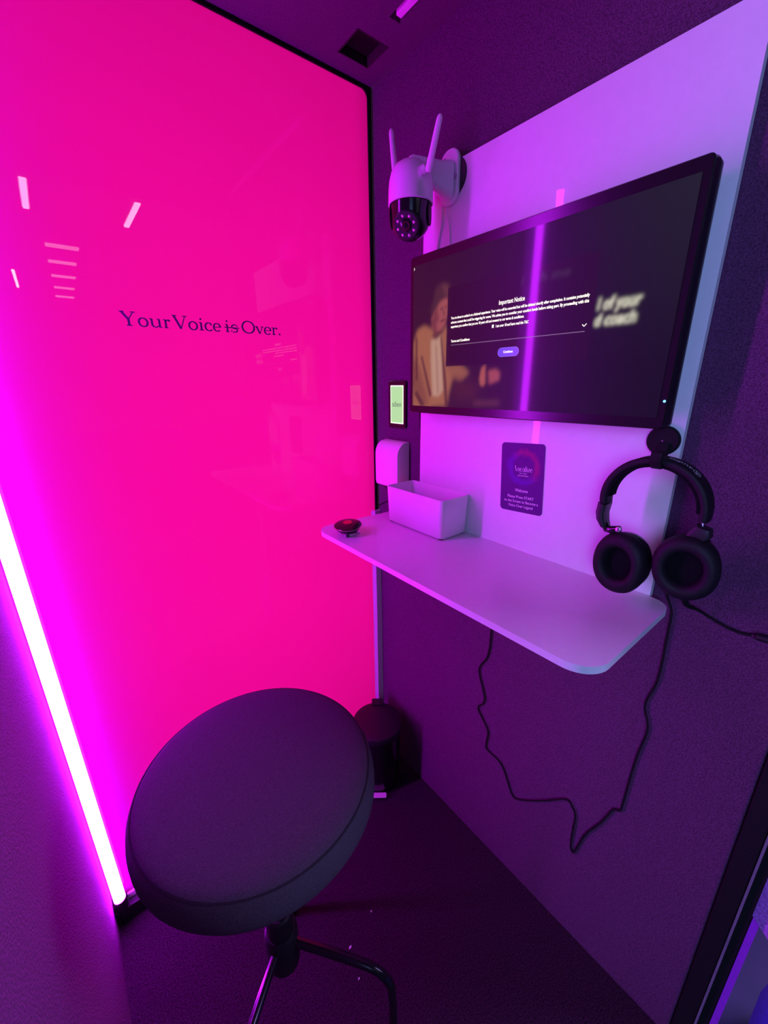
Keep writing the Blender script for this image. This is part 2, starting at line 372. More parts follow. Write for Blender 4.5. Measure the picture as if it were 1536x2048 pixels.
for q in ((hx0+.0005, hx0+.003, hy0, hy1), (hx1-.003, hx1-.0005, hy0, hy1), (hx0, hx1, hy0+.0005, hy0+.003), (hx0, hx1, hy1-.003, hy1-.0005)): mb.box(*q, ZC-.0005, ZC+.03)  # dark collar added so the recess walls look shaded
mb.build('back_plate', mat('vent_dark', (0.03, 0.012, 0.02), 0.8, noise=(90, .9, 1.1)), t)
mb = MB()
for i in range(22):
    y = hy0 + 0.004 + i*0.0034
    mb.box(hx0+.003, hx1-.003, y, y+0.0014, ZC+0.018, ZC+0.0295)
mb.build('grille', mat('vent_grille', (0.03, 0.012, 0.02), 0.8, noise=(90, .9, 1.1)), t)

# ================================================================== WHITE BACK PANEL + WORKTOP (one bent board)
XP, ZS, TH = 0.755, 0.997, 0.012
t = thing('wall_desk', 'white one-piece desk shelf curving up into a tall back panel on the right wall', 'desk', (XP, 0.5, ZS))
# unrolled profile: s runs down the panel, round the inner bend and out along the shelf
R = 0.0022
prof = [(XP, 1.797), (XP, 1.6), (XP, 1.4), (XP, 1.2), (XP, 1.08)]
for k in range(9):
    a = PI/2 * k/8; prof.append((XP - R + R*math.cos(a), ZS + R - R*math.sin(a)))
xf = 0.474
for k in range(1, 9): prof.append((XP-R - 0.030*k/8, ZS))
for k in range(1, 6): prof.append((XP-R-0.030 - (XP-R-0.030-xf-0.045)*k/5, ZS))
for k in range(1, 11): prof.append((xf+0.045-0.045*math.sin(PI/2*k/10), ZS))
def y_right(i, x, z):
    if z > ZS+R+1e-6: return 0.205
    if z > ZS+1e-6: return 0.205
    if x > XP-R-0.030:
        u = (x-(XP-R-0.030))/0.030; return 0.170 + 0.035*(1-math.sqrt(max(0, 1-u*u)))
    if x < xf+0.045:
        u = (xf+0.045-x)/0.045; return 0.170 + 0.045*(1-math.sqrt(max(0, 1-u*u)))
    return 0.170
def y_left(i, x, z):
    if z > ZS+R+1e-6: return 0.795
    if z > ZS+1e-6: return 0.795
    if x > XP-R-0.030:
        u = (x-(XP-R-0.030))/0.030; return 0.880 - 0.085*(1-math.sqrt(max(0, 1-u*u)))
    if x < xf+0.045:
        u = (xf+0.045-x)/0.045; return 0.895 - 0.045*(1-math.sqrt(max(0, 1-u*u)))
    return 0.880 + 0.015*(XP-R-x)/(XP-R-xf)
top = []; bot = []
NY = 16
for i, (x, z) in enumerate(prof):
    a, b = y_left(i, x, z), y_right(i, x, z)
    # offset to the back of the board
    p0 = prof[max(i-1, 0)]; p1 = prof[min(i+1, len(prof)-1)]
    dx, dz = p1[0]-p0[0], p1[1]-p0[1]; Ln = math.hypot(dx, dz); nx, nz = -dz/Ln, dx/Ln   # towards the back / underside
    bx, bz = x+nx*TH, z+nz*TH
    if nx < 0: bx, bz = x-nx*TH, z-nz*TH
    top.append([(x, a+(b-a)*k/NY, z) for k in range(NY+1)])
    bot.append([(bx, a+(b-a)*k/NY, bz) for k in range(NY+1)])
mb = MB(); nr = len(top); W_ = NY+1
vs = [p for r in top for p in r] + [p for r in bot for p in r]; off = nr*W_
fs = []; fe = []
for i in range(nr-1):
    for j in range(NY):
        q = i*W_+j
        fs.append((q, q+1, q+W_+1, q+W_)); fs.append((q+off, q+W_+off, q+W_+1+off, q+1+off))
    fe.append((i*W_, (i+1)*W_, (i+1)*W_+off, i*W_+off)); q = i*W_+NY
    fe.append((q, q+off, q+W_+off, q+W_))
for j in range(NY):
    fe.append((j, j+off, j+1+off, j+1)); q = (nr-1)*W_+j
    fe.append((q, q+1, q+1+off, q+off))
mb.add(vs, fs, 0); mb.mi[:] = [0]*len(fs); k0 = len(mb.f)
mb.f += fe; mb.mi += [1]*len(fe)
mb.build('board', [M['board'], M['edge']], t, smooth=True, auto=0.5)
mb = MB(); mb.box(0.7560, 0.7695, 0.25, 0.76, 0.955, 0.984); mb.build('bracket', M['black'], t)

# ================================================================== MONITOR
t = thing('monitor', 'wide black wall-mounted monitor on the white panel showing an Important Notice dialog', 'monitor', (0.74, 0.5, 1.45))
ty0, ty1, tz0, tz1 = 0.218, 0.778, 1.288, 1.6265
XT = 0.700
mb = MB()
def yz(ol, x, cy=(ty0+ty1)/2, cz=(tz0+tz1)/2): return [(x, cy-a, cz+b) for a, b in ol]
W0, H0 = ty1-ty0, tz1-tz0
mb.loft([yz(rrect(W0-.003, H0-.003, .006), XT), yz(rrect(W0, H0, .0075), XT+.0015), yz(rrect(W0, H0, .0075), XT+.006),
         yz(rrect(W0+.004, H0, .0075), XT+.012), yz(rrect(W0+.004, H0-.002, .0075), XT+.026), yz(rrect(W0-.02, H0-.02, .0075), XT+.030)])
frame_mat = mat('monitor_bezel', (0.010, 0.007, 0.010), 0.22, noise=(60, .95, 1.05))
mb.build('frame', frame_mat, t, smooth=True)
mb = MB(); mb.loft([yz(rrect(.26, .20, .02), XT+.030), yz(rrect(.22, .16, .02), XT+.045)]); mb.build('back_housing', M['black'], t, smooth=True)
mb = MB(); mb.box(XT+.045, XP-0.0005, .44, .56, 1.40, 1.52); mb.build('wall_mount', M['black'], t)

# picture on the screen: a grid of coloured points
SU, SV = 480, 270
Y0s, Y1s, Z0s, Z1s = 0.767, 0.229, 1.305, 1.608
uu, vv = np.meshgrid((np.arange(SU)+.5)/SU, (np.arange(SV)+.5)/SV)
img = np.zeros((SV, SU, 3))
gl = np.clip(1-uu/0.7, 0, 1)[..., None]
img += np.array([0.003, 0.003, 0.006])
img += gl*np.array([0.020, 0.004, 0.008]) * (0.6+0.8*vv[..., None])
img += (np.clip((uu-.65)/.35, 0, 1)*np.clip(1-vv/0.75, 0, 1))[..., None]*np.array([0.008, 0.010, 0.012])
def poly_mask(pts):
    mk = np.zeros((SV, SU), bool); n = len(pts)
    for i in range(n):
        (x0, y0), (x1, y1) = pts[i], pts[(i+1) % n]
        if y0 == y1: continue
        c = ((y0 > vv) != (y1 > vv)) & (uu < (x1-x0)*(vv-y0)/(y1-y0)+x0)
        mk ^= c
    return mk.astype(float)
def blur(a, s):
    r = int(3*s)+1; k = np.exp(-np.arange(-r, r+1)**2/(2*s*s)); k /= k.sum()
    for ax in (0, 1):
        pad = [(0, 0)]*2; pad[ax] = (r, r); b = np.pad(a, pad, mode='edge'); acc = 0
        for i, kk in enumerate(k):
            sl = [slice(None)]*2; sl[ax] = slice(i, i+a.shape[ax]); acc = acc+kk*b[tuple(sl)]
        a = acc
    return a
def paint(pts, col, s=2.0, al=1.0):
    global img
    mk = (blur(poly_mask(pts), s)*al)[..., None]; img = img*(1-mk)+np.array(col)*mk
hair = [(.124,.259),(.131,.186),(.163,.16),(.198,.178),(.218,.242),(.213,.273),(.181,.265),(.154,.295),(.143,.35),(.122,.37),(.104,.322)]
face = [(.142,.312),(.161,.274),(.193,.259),(.205,.285),(.203,.345),(.193,.428),(.17,.467),(.146,.478),(.119,.443),(.114,.373)]
suit = [(.005,.53),(.03,.438),(.071,.415),(.115,.443),(.167,.501),(.194,.437),(.204,.449),(.209,.709),(.284,.714),(.323,.76),(.287,.808),(.247,.777),(.226,.888),(.213,.989),(.005,1.01)]
paint(hair, (0.055, 0.020, 0.018), 4, .9)
paint([(.165,.165),(.2,.18),(.218,.242),(.19,.25)], (0.13, 0.045, 0.035), 4, .6)
paint(suit, (0.31, 0.11, 0.048), 4)
paint([(.205,.70),(.29,.71),(.33,.76),(.28,.82),(.24,.80)], (0.22, 0.075, 0.03), 4, .6)
paint([(.0,.62),(.05,.72),(.11,.99),(.06,1.0),(.0,.86)], (0.12, 0.03, 0.02), 6, .6)
paint([(.112,.522),(.167,.496),(.178,.601),(.193,.878),(.168,.921),(.129,.922),(.116,.698)], (0.44, 0.25, 0.17), 3)
paint([(.14,.56),(.147,.56),(.166,.9),(.158,.9)], (0.2, 0.09, 0.06), 2.5, .7)
paint(face, (0.30, 0.075, 0.065), 3)
paint([(.114,.40),(.14,.31),(.15,.33),(.14,.42),(.15,.475),(.13,.46)], (0.09, 0.02, 0.02), 3.5, .8)
paint([(.178,.285),(.2,.265),(.205,.30),(.2,.40),(.185,.36)], (0.32, 0.08, 0.06), 3, .7)
for p in ([(.163,.318),(.176,.314),(.177,.328),(.164,.332)], [(.187,.31),(.198,.306),(.198,.32),(.188,.324)]): paint(p, (0.04, 0.01, 0.012), 2, .9)
paint([(.178,.33),(.186,.33),(.19,.368),(.178,.372)], (0.10, 0.02, 0.02), 2.2, .6)
paint([(.165,.398),(.19,.39),(.19,.403),(.166,.412)], (0.07, 0.01, 0.012), 2, .9)
paint([(.143,.36),(.155,.353),(.156,.411),(.144,.418)], (0.10, 0.015, 0.02), 3, .6)
paint([(.125,.47),(.16,.475),(.165,.50),(.14,.525),(.12,.50)], (0.06, 0.012, 0.015), 3, .8)
for p in ([(.051,.629),(.063,.625),(.124,.912),(.111,.934)], [(.167,.511),(.175,.502),(.208,.806),(.221,.988),(.204,.989)], [(.019,.478),(.031,.506),(.034,.802),(.02,.802)], [(.011,.903),(.03,.88),(.084,.996),(.056,.998)]):
    paint(p, (0.06, 0.015, 0.014), 2, .8)
paint([(.379,.80),(.386,.735),(.403,.713),(.408,.829),(.398,.853),(.384,.843)], (0.36, 0.085, 0.055), 2.5)
paint([(.419,.751),(.454,.743),(.471,.767),(.47,.812),(.425,.839)], (0.30, 0.06, 0.06), 3)
paint([(.356,.946),(.477,.941),(.478,.969),(.357,.98)], (0.10, 0.03, 0.03), 4, .7)
paint([(.24,.80),(.37,.82),(.37,.94),(.26,.95)], (0.06, 0.015, 0.012), 9, .6)
# soft words behind the dialog, drawn from the font and blurred
def soft_words(body, u0, u1, v, size, col, s, al):
    global img
    vs_, fs_ = text_data(body, size, align='LEFT', bold=size*0.02, shear=0.15)
    x0 = min(p.x for p in vs_); x1 = max(p.x for p in vs_); mk = np.zeros((SV, SU))
    for f in fs_:
        mk = np.maximum(mk, poly_mask([(u0+(vs_[i].x-x0)/(x1-x0)*(u1-u0), v-vs_[i].y) for i in f]))
    mk = (blur(mk, s)*al)[..., None]; img = img*(1-mk)+np.array(col)*mk
soft_words('l of your', .795, .912, .476, .080, (0.90, 0.88, 0.66), 2.3, 0.95)
soft_words('d coach', .793, .905, .551, .080, (0.90, 0.88, 0.66), 2.3, 0.95)
soft_words('h me', .60, .70, .285, .07, (0.50, 0.44, 0.50), 2.2, .6)
soft_words('l', .532, .54, .285, .07, (0.5, 0.3, 0.5), 2.0, .7)
# dialog pane
dl = ((uu > .203) & (uu < .786) & (vv > .20) & (vv < .712)).astype(float)[..., None]
img = img*(1-dl*0.93) + dl*np.array([0.010, 0.003, 0.007])*0.93
img = np.clip(img, 0, 1)
me = bpy.data.meshes.new('picture')
gu, gv = np.meshgrid(np.arange(SU), np.arange(SV))
co = np.stack([np.full(SU*SV, XT-0.0008), (Y0s+(Y1s-Y0s)*(gu/(SU-1))).ravel(), (Z1s+(Z0s-Z1s)*(gv/(SV-1))).ravel()], 1)
q = (gv[:-1, :-1]*SU+gu[:-1, :-1]).ravel()
faces = np.stack([q, q+SU, q+SU+1, q+1], 1)
nf = len(faces)
me.vertices.add(len(co)); me.vertices.foreach_set('co', co.ravel().astype(np.float32))
me.loops.add(nf*4); me.loops.foreach_set('vertex_index', faces.ravel().astype(np.int32))
me.polygons.add(nf); me.polygons.foreach_set('loop_start', (np.arange(nf)*4).astype(np.int32))
try: me.polygons.foreach_set('loop_total', np.full(nf, 4, np.int32))
except Exception: pass
me.update(calc_edges=True)
at = me.color_attributes.new('picture', 'FLOAT_COLOR', 'POINT')
at.data.foreach_set('color', np.concatenate([img.reshape(-1, 3), np.ones((SU*SV, 1))], 1).ravel().astype(np.float32))
X = mat('screen_glow', (0.006, 0.006, 0.008), 0.055, spec=0.13, coat=0.30, coat_r=0.38)
a_ = X.node_tree.nodes.new('ShaderNodeAttribute'); a_.attribute_name = 'picture'
X.node_tree.links.new(a_.outputs['Color'], X.node_tree.nodes['Principled BSDF'].inputs['Emission Color'])
X.node_tree.nodes['Principled BSDF'].inputs['Emission Strength'].default_value = 1.0
me.materials.append(X)
scr = bpy.data.objects.new('screen', me); C.objects.link(scr); scr.parent = t; scr.matrix_parent_inverse = t.matrix_world.inverted()
SW, SH = Y0s-Y1s, Z1s-Z0s
SM = wallm(XT-0.0012, Y0s, Z1s)        # screen frame: X right, Y up from the top-left corner
def st(body, u0, u1, v, size, bold=0.0):
    mb = MB()
    vs_, fs_ = text_data(body, size, align='LEFT', bold=bold)
    x0 = min(p.x for p in vs_); x1 = max(p.x for p in vs_); k = (u1-u0)*SW/(x1-x0)
    mb.add([SM @ Vector((u0*SW+(p.x-x0)*k, -v*SH+p.y, 0)) for p in vs_], fs_); mb.build('text_line', M['screen_text'], scr)
st('Important Notice', .447, .550, .366, .0110, .0002)
st('You are about to embark on a fictional experience. Your voice will be recorded but will be deleted shortly after completion. It contains potentially', .222, .769, .403, .0066, .00022)
st('adverse content that could be triggering for some. We advise you to consider your comfort levels before taking part. By proceeding with this', .223, .769, .431, .0066, .00022)
st('experience you confirm that you are 18 years old and consent to our terms & conditions.', .223, .553, .459, .0066, .00022)
st('I am over 18 and have read the T&C', .440, .572, .493, .0066, .00022)
st('Terms and Conditions', .226, .322, .553, .0066, .00025)
st('Continue', .480, .519, .650, .0062, .00015)
mb = MB(); mb.add([SM @ Vector((x*SW, -y*SH, 0)) for x, y in ((.423, .475), (.431, .475), (.431, .494), (.423, .494))], [(0, 3, 2, 1)]); mb.build('checkbox', M['screen_text'], scr)
mb = MB()
for (xa, ya, xb, yb) in ((.757, .536, .763, .547), (.763, .547, .770, .534)):
    vs_, fs_ = ribbon([(xa*SW, -ya*SH), (xb*SW, -yb*SH)], [.0012, .0012]); mb.add([SM @ Vector((p[0], p[1], 0)) for p in vs_], fs_)
mb.build('chevron', M['screen_text'], scr); mb = MB()
vs_, fs_ = ribbon([(.003*SW, -.012*SH), (.008*SW, -.02*SH), (.003*SW, -.028*SH)], [.0012]*3); mb.add([SM @ Vector((p[0], p[1], 0)) for p in vs_], fs_)
mb.build('corner_icon', M['screen_text'], scr)
mb = MB(); mb.add([SM @ Vector((x*SW, -y*SH, 0)) for x, y in ((.226, .5700), (.767, .5700), (.767, .5735), (.226, .5735))], [(0, 3, 2, 1)]); mb.build('divider_line', M['screen_line'], scr)
mb = MB(); ol = rrect(.047, .0165, .008)
mb.add([SM @ Vector((.4995*SW+a, -.645*SH+b, -.0002)) for a, b in ol], [tuple(range(len(ol)))]); 
mb.build('button_outline', M['screen_button_rim'], scr)
mb = MB(); ol = rrect(.0452, .0147, .0072)
mb.add([SM @ Vector((.4995*SW+a, -.645*SH+b, -.0001)) for a, b in ol], [tuple(range(len(ol)))]); mb.build('continue_button', M['screen_button'], scr)
mb = MB(); mb.lathe([(0.0016, 0), (0.0018, .0006), (0.0008, .0012)], mtx=Matrix.Rotation(-PI/2, 3, 'Y'), c=(XT-.0002, .2225, 1.3285), n=12); mb.build('power_led', M['led_blue'], t)['label'] = 'small glowing blue power light'

# ================================================================== SMALL WALL DISPLAY
t = thing('wall_display', 'small upright green-lit control display reading silen beside the monitor', 'display', (XR, 0.902, 1.30))
mb = MB(); mb.loft([yz(rrect(.076, .130, .006), XR-.0005, .903, 1.299), yz(rrect(.076, .130, .006), XR-.005, .903, 1.299), yz(rrect(.073, .127, .006), XR-.0065, .903, 1.299)]); mb.build('frame', M['gloss_black'], t, smooth=True)
mb = MB(); mb.add(yz(rrect(.056, .105, .001), XR-.0068, .9025, 1.2995), [tuple(range(28))]); mb.build('backlit_rim', M['lcd_edge'], t)
mb = MB(); mb.add(yz(rrect(.051, .099, .001), XR-.0070, .9025, 1.2995), [tuple(range(28))]); mb.build('display_panel', M['lcd'], t)
mb = MB(); put_text(mb, wallm(XR-.0072, .9025, 1.294), 'silen', .021, fit=.039); mb.build('lettering', M['lcd_text'], t)

# ================================================================== DISPENSER
t = thing('dispenser', 'white rounded-top wall dispenser below the small green display', 'dispenser', (XR, 0.907, 1.08))
mb = MB(); pr = []
xd = 0.7246
pr = [(XR-.0005, 1.064), (xd+.012, 1.064), (xd+.003, 1.068), (xd, 1.078), (xd, 1.160)]
for k in range(1, 9):
    a = PI/2*k/8; pr.append((xd+.036-.036*math.cos(a), 1.160+.038*math.sin(a)))
pr.append((XR-.0005, 1.1985))
mb.loft([[(x, y, z) for x, z in pr] for y in (.8555, .957)]); mb.build('body', M['white'], t, smooth=True, bevel=.0012, auto=.5)
mb = MB(); mb.box(xd+.01, xd+.03, .885, .93, 1.058, 1.0635); mb.build('nozzle', M['black'], t)

# ================================================================== STORAGE BOX
t = thing('storage_box', 'open white rectangular tray box on the desk against the back panel', 'box', (.705, .72, ZS))
mb = MB()
def ring(cx, cy, wx, wy, z, r): return [(cx+a, cy+b, z) for a, b in rrect(wx, wy, r, 5)]
cxb, cyb = .7045, .7180
rs = [ring(cxb, cyb, .088, .198, ZS+.0035, .010), ring(cxb, cyb, .092, .202, ZS+.005, .012), ring(cxb, cyb, .0985, .208, ZS+.099, .012),
      ring(cxb, cyb, .0960, .2055, ZS+.1005, .011), ring(cxb, cyb, .094, .2035, ZS+.099, .011), ring(cxb, cyb, .088, .197, ZS+.008, .009)]
mb.loft(rs); mb.build('body', M['white'], t, smooth=True, auto=.9)
for (a, b) in ((-1, -1), (-1, 1), (1, -1), (1, 1)):
    mb = MB(); mb.lathe([(.006, 0), (.006, .0034)], (cxb+a*.036, cyb+b*.09, ZS+.0002), 12); mb.build('foot', M['rubber'], t)

# ================================================================== ROUND GADGET ON THE DESK
t = thing('desk_button', 'small black round device with red centre on legs at the far left desk corner', 'device', (.520, .805, ZS))
tm = Matrix.Rotation(math.radians(7), 3, Vector((.62, -.78, 0)))
mb = MB(); mb.lathe([(.022, -.006), (.029, .000), (.0330, .0075), (.0345, .0095), (.0330, .0115), (.022, .0150), (.012, .0160)], (.520, .806, ZS+.014), 40, mtx=tm); mb.build('dish', M['gloss_black'], t, smooth=True)
mb = MB(); mb.lathe([(.0346, .0088), (.0352, .0095), (.0346, .0102)], (.520, .806, ZS+.014), 40, mtx=tm, cap0=False, cap1=False); mb.build('rim', M['brass_rim'], t, smooth=True)
mb = MB(); mb.lathe([(.0115, .0161), (.0115, .0175), (.008, .0180)], (.520, .806, ZS+.014), 24, mtx=tm); mb.build('centre', M['red'], t, smooth=True)
mb = MB(); mb.lathe([(.024, 0), (.024, .0055), (.022, .0065)], (.527, .806, ZS+.0003), 28); mb.build('base', M['steel'], t, smooth=True)
for k in range(3):
    a = math.radians(-128 + 120*k); cx_, cy_ = .520+.0265*math.cos(a), .806+.0265*math.sin(a)
    mb = MB(); mb.tube([(cx_, cy_, ZS+.0005), (cx_-.003*math.cos(a), cy_-.003*math.sin(a), ZS+.014)], [.0035, .006], 10); mb.build('leg', M['black'], t)

# ================================================================== SIGN CARD
t = thing('sign_card', 'purple rounded card reading Vocalize and Welcome stuck under the monitor', 'sign', (XP, .479, 1.1605))
CW, CH = .1035, .1500
CM = wallm(XP-.0004, .4788, 1.1605, math.radians(3.2))
def sign_mat():
    X = mat('card_print', (0.05, 0.004, 0.12), 0.55)
    nt = X.node_tree; b = nt.nodes['Principled BSDF']
    tc = nt.nodes.new('ShaderNodeTexCoord'); sub = nt.nodes.new('ShaderNodeVectorMath'); sub.operation = 'SUBTRACT'
    c = CM @ Vector((.0035, .0235, 0)); sub.inputs[1].default_value = (c.x, c.y, c.z)
    nt.links.new(tc.outputs['Object'], sub.inputs[0])
    ln = nt.nodes.new('ShaderNodeVectorMath'); ln.operation = 'LENGTH'; nt.links.new(sub.outputs[0], ln.inputs[0])
    nz = nt.nodes.new('ShaderNodeTexNoise'); nz.inputs['Scale'].default_value = 90; nz.inputs['Detail'].default_value = 4
    nt.links.new(tc.outputs['Object'], nz.inputs['Vector'])
    ma = nt.nodes.new('ShaderNodeMath'); ma.operation = 'MULTIPLY_ADD'; ma.inputs[1].default_value = .016
    nt.links.new(nz.outputs['Fac'], ma.inputs[0]); nt.links.new(ln.outputs['Value'], ma.inputs[2])
    rp = nt.nodes.new('ShaderNodeValToRGB'); cr = rp.color_ramp
    sc_ = nt.nodes.new('ShaderNodeMath'); sc_.operation = 'MULTIPLY'; sc_.inputs[1].default_value = 1/.06
    nt.links.new(ma.outputs[0], sc_.inputs[0]); nt.links.new(sc_.outputs[0], rp.inputs[0])
    cr.elements[0].position = .52; cr.elements[0].color = (0, 0, 0, 1)
    cr.elements[1].position = .66; cr.elements[1].color = (1, 1, 1, 1)
    e = cr.elements.new(.84); e.color = (0, 0, 0, 1)
    sp = nt.nodes.new('ShaderNodeSeparateXYZ'); nt.links.new(sub.outputs[0], sp.inputs[0])
    ad = nt.nodes.new('ShaderNodeMath'); ad.operation = 'SUBTRACT'; nt.links.new(sp.outputs[2], ad.inputs[0]); nt.links.new(sp.outputs[1], ad.inputs[1])
    mr = nt.nodes.new('ShaderNodeMapRange'); mr.inputs[1].default_value = -.012; mr.inputs[2].default_value = .022
    nt.links.new(ad.outputs[0], mr.inputs[0])
    cm = nt.nodes.new('ShaderNodeMix'); cm.data_type = 'RGBA'; cm.inputs[6].default_value = (0.09, 0.01, 0.33, 1); cm.inputs[7].default_value = (0.25, 0.008, 0.13, 1)
    nt.links.new(mr.outputs[0], cm.inputs[0])
    m2 = nt.nodes.new('ShaderNodeMix'); m2.data_type = 'RGBA'; m2.inputs[6].default_value = (0.075, 0.006, 0.16, 1)
    nt.links.new(rp.outputs[0], m2.inputs[0]); nt.links.new(cm.outputs[2], m2.inputs[7]); nt.links.new(m2.outputs[2], b.inputs['Base Color'])
    return X
mb = MB(); ol = rrect(CW, CH, .008)
mb.loft([[CM @ Vector((a, b, 0)) for a, b in ol], [CM @ Vector((a, b, .0008)) for a, b in ol]])
mb.build('card', sign_mat(), t)
mb = MB(); ol2 = rrect(CW+.0016, CH+.0016, .0088)
mb.loft([[CM @ Vector((a, b, -.0002)) for a, b in ol2], [CM @ Vector((a, b, .0004)) for a, b in ol2]]); mb.build('border', M['white'], t)
mb = MB()
put_text(mb, CM, 'Welcome', .0098, 0.001, -.0300, .0010, bold=.00005, fit=.031)
put_text(mb, CM, 'Please Press START', .0086, -.001, -.0445, .0010, bold=.00005, fit=.064)
put_text(mb, CM, 'on the Screen to Become a', .0086, 0, -.0545, .0010, bold=.00005, fit=.083)
put_text(mb, CM, 'Voice Over Legend', .0086, 0, -.0645, .0010, bold=.00005, fit=.060)
mb.build('message', M['white_text'], t)
mb = MB()
put_text(mb, CM, 'Your Voice', .0045, .003, .0098, .0010, fit=.018)
put_text(mb, CM, 'AUDIO RECORDING', .0040, .003, .0045, .0010, fit=.026)
VL = {   # tall deco letters of the logo
 'V': (.62, [L_(.05, 1.0, .36, .0, .12)]),
 'o': (.55, [A_(.27, .31, .24, .31, 0, 360, .10, .02)]),
 'c': (.50, [A_(.27, .31, .24, .31, 40, 320, .10, .02)]),
 'a': (.60, [A_(.27, .31, .24, .31, 0, 360, .08, .02), L_(.52, .63, .52, .0, .11)]),
 'l': (.2, [L_(.1, 1.0, .1, 0, .11)]), 'i': (.2, [L_(.1, .62, .1, 0, .11), L_(.1, .76, .1, .84, .08)]),
 'z': (.45, [L_(.05, .6, .40, .6, .03), L_(.40, .6, .05, .02, .11), L_(.05, .02, .4, .02, .03)]),
 'e': (.5, [A_(.27, .31, .24, .31, 10, 320, .10, .02), L_(.05, .3, .48, .36, .03)]),
}
x = -.0165
for ch in 'Vocalize':
    wd = VL[ch][0]*.0088; glyph(mb, CM, ch, x, x+wd, .0150, .0118, .0010, VL); x += wd+.0013
mb.build('logo', M['white_text'], t)

# ================================================================== SECURITY CAMERA
t = thing('security_camera', 'white dome security camera with two antennas mounted above the monitor', 'camera', (.665, .740, 1.70))
ax, ay = .663, .7385
WH = M['white']
mb = MB(); pr = [(.0440, 1.708), (.0462, 1.709), (.0462, 1.712), (.0455, 1.735), (.0440, 1.750), (.0400, 1.765), (.0325, 1.7755), (.0225, 1.7815), (.0105, 1.784)]
mb.lathe([(.0435, 1.716)] + pr, (ax, ay, 0), 48); mb.build('housing', WH, t, smooth=True)
# arm from the top of the dome back to the wall plate
mb = MB(); dirv = (Vector((XR-.020, .712, 1.772)) - Vector((ax, ay, 1.772)))
P0 = Vector((ax+.002, ay, 1.772)); P1 = Vector((XR-.024, .712, 1.772))
side = Vector((-(P1-P0).y, (P1-P0).x, 0)).normalized()
def sect(p, w_, h_, zc): return [p + side*a + Vector((0, 0, zc-p.z+b)) for a, b in rrect(w_, h_, min(w_, h_)*.42, 5)]
mb.loft([sect(P0-(P1-P0)*.06, .018, .018, 1.783), sect(P0, .024, .028, 1.781), sect(P0.lerp(P1, .4), .026, .040, 1.775), sect(P0.lerp(P1, .75), .032, .056, 1.766), sect(P1, .044, .074, 1.760)])
mb.build('arm', WH, t, smooth=True, auto=.9)
mb = MB(); nrm = (P1-P0).normalized()
PL = Vector((XR-.022, .711, 1.768))
def plate(w_, h_, r_, x_): return [(x_, .711-a, 1.768+b) for a, b in rrect(w_, h_, r_, 8)]
mb.loft([plate(.048, .094, .022, XR-.0260), plate(.052, .098, .024, XR-.0240), plate(.052, .098, .024, XR-.0185)]); mb.build('wall_plate', WH, t, smooth=True)
mb = MB(); mb.lathe([(.036, -.0185), (.037, -.016), (.037, -.0008)], (XR, .707, 1.768), 36, mtx=Matrix(((0, 0, 1), (0, 1, 0), (-1, 0, 0)))); mb.build('mounting_ring', M['black'], t, smooth=True)
for (dy, dz) in ((.010, .030), (-.018, -.004)):
    mb = MB(); mb.lathe([(.0042 if dz > 0 else .0062, -.029), (.0042 if dz > 0 else .0062, -.0262)], (XR, .711+dy, 1.768+dz), 12, mtx=Matrix(((0, 0, 1), (0, 1, 0), (-1, 0, 0)))); mb.build('screw', M['steel'] if dz < 0 else M['black'], t)
# black ball with side arms
mb = MB(); pr = [(.0425, 1.7155), (.0420, 1.698), (.0412, 1.686)]
for k in range(1, 10):
    a = PI/2*k/10; pr.append((.0412*math.cos(a), 1.686-.0415*math.sin(a)))
pr.append((.003, 1.6445))
mb.lathe(pr, (ax, ay, 0), 40); mb.build('ball', M['gloss_black'], t, smooth=True)
for s in (-1, 1):   # cheeks
    mb = MB(); v = Vector((.62, -.78, 0))*s*.0405
    rg = []
    for dd, kk in ((-.003, .8), (.0022, 1), (.0040, .85)):
        c_ = Vector((ax, ay, 1.692)) + v.normalized()*(.0400+dd-.002)
        tg = Vector((-v.y, v.x, 0)).normalized()
        rg.append([c_ + tg*a*kk + Vector((0, 0, b*kk)) for a, b in rrect(.040, .046, .019, 6)])
    mb.loft(rg); mb.build('cheek', M['black'], t, smooth=True)
# lens face looks down to the viewer's left
fd = Vector((-.72, -.46, -.56)).normalized()
fx = Vector((0, 0, 1)).cross(fd).normalized(); fy = fd.cross(fx)
FM = Matrix((fx, fy, fd)).transposed()
fc = Vector((ax, ay, 1.685)) + fd*.0335
mb = MB(); mb.lathe([(.0265, -.004), (.0265, .0035), (.0245, .0052)], fc, 32, mtx=FM); mb.build('lens_face', M['black'], t, smooth=True)
mb = MB(); mb.lathe([(.0085, .0045), (.0085, .0075), (.0060, .0078), (.0050, .0065)], fc, 24, mtx=FM); mb.build('lens', mat('lens_dark_red', (0.06, 0.005, 0.02), 0.12, noise=(50, .9, 1.1)), t, smooth=True)
for k in range(8):
    a = 2*PI*k/8+.25; p = fc + FM @ Vector((.0180*math.cos(a), .0180*math.sin(a), 0))
    mb = MB(); mb.lathe([(.0028, .0050), (.0028, .0066), (.0012, .0072)], p, 12, mtx=FM); mb.build('infrared_led', M['ir'], t, smooth=True)
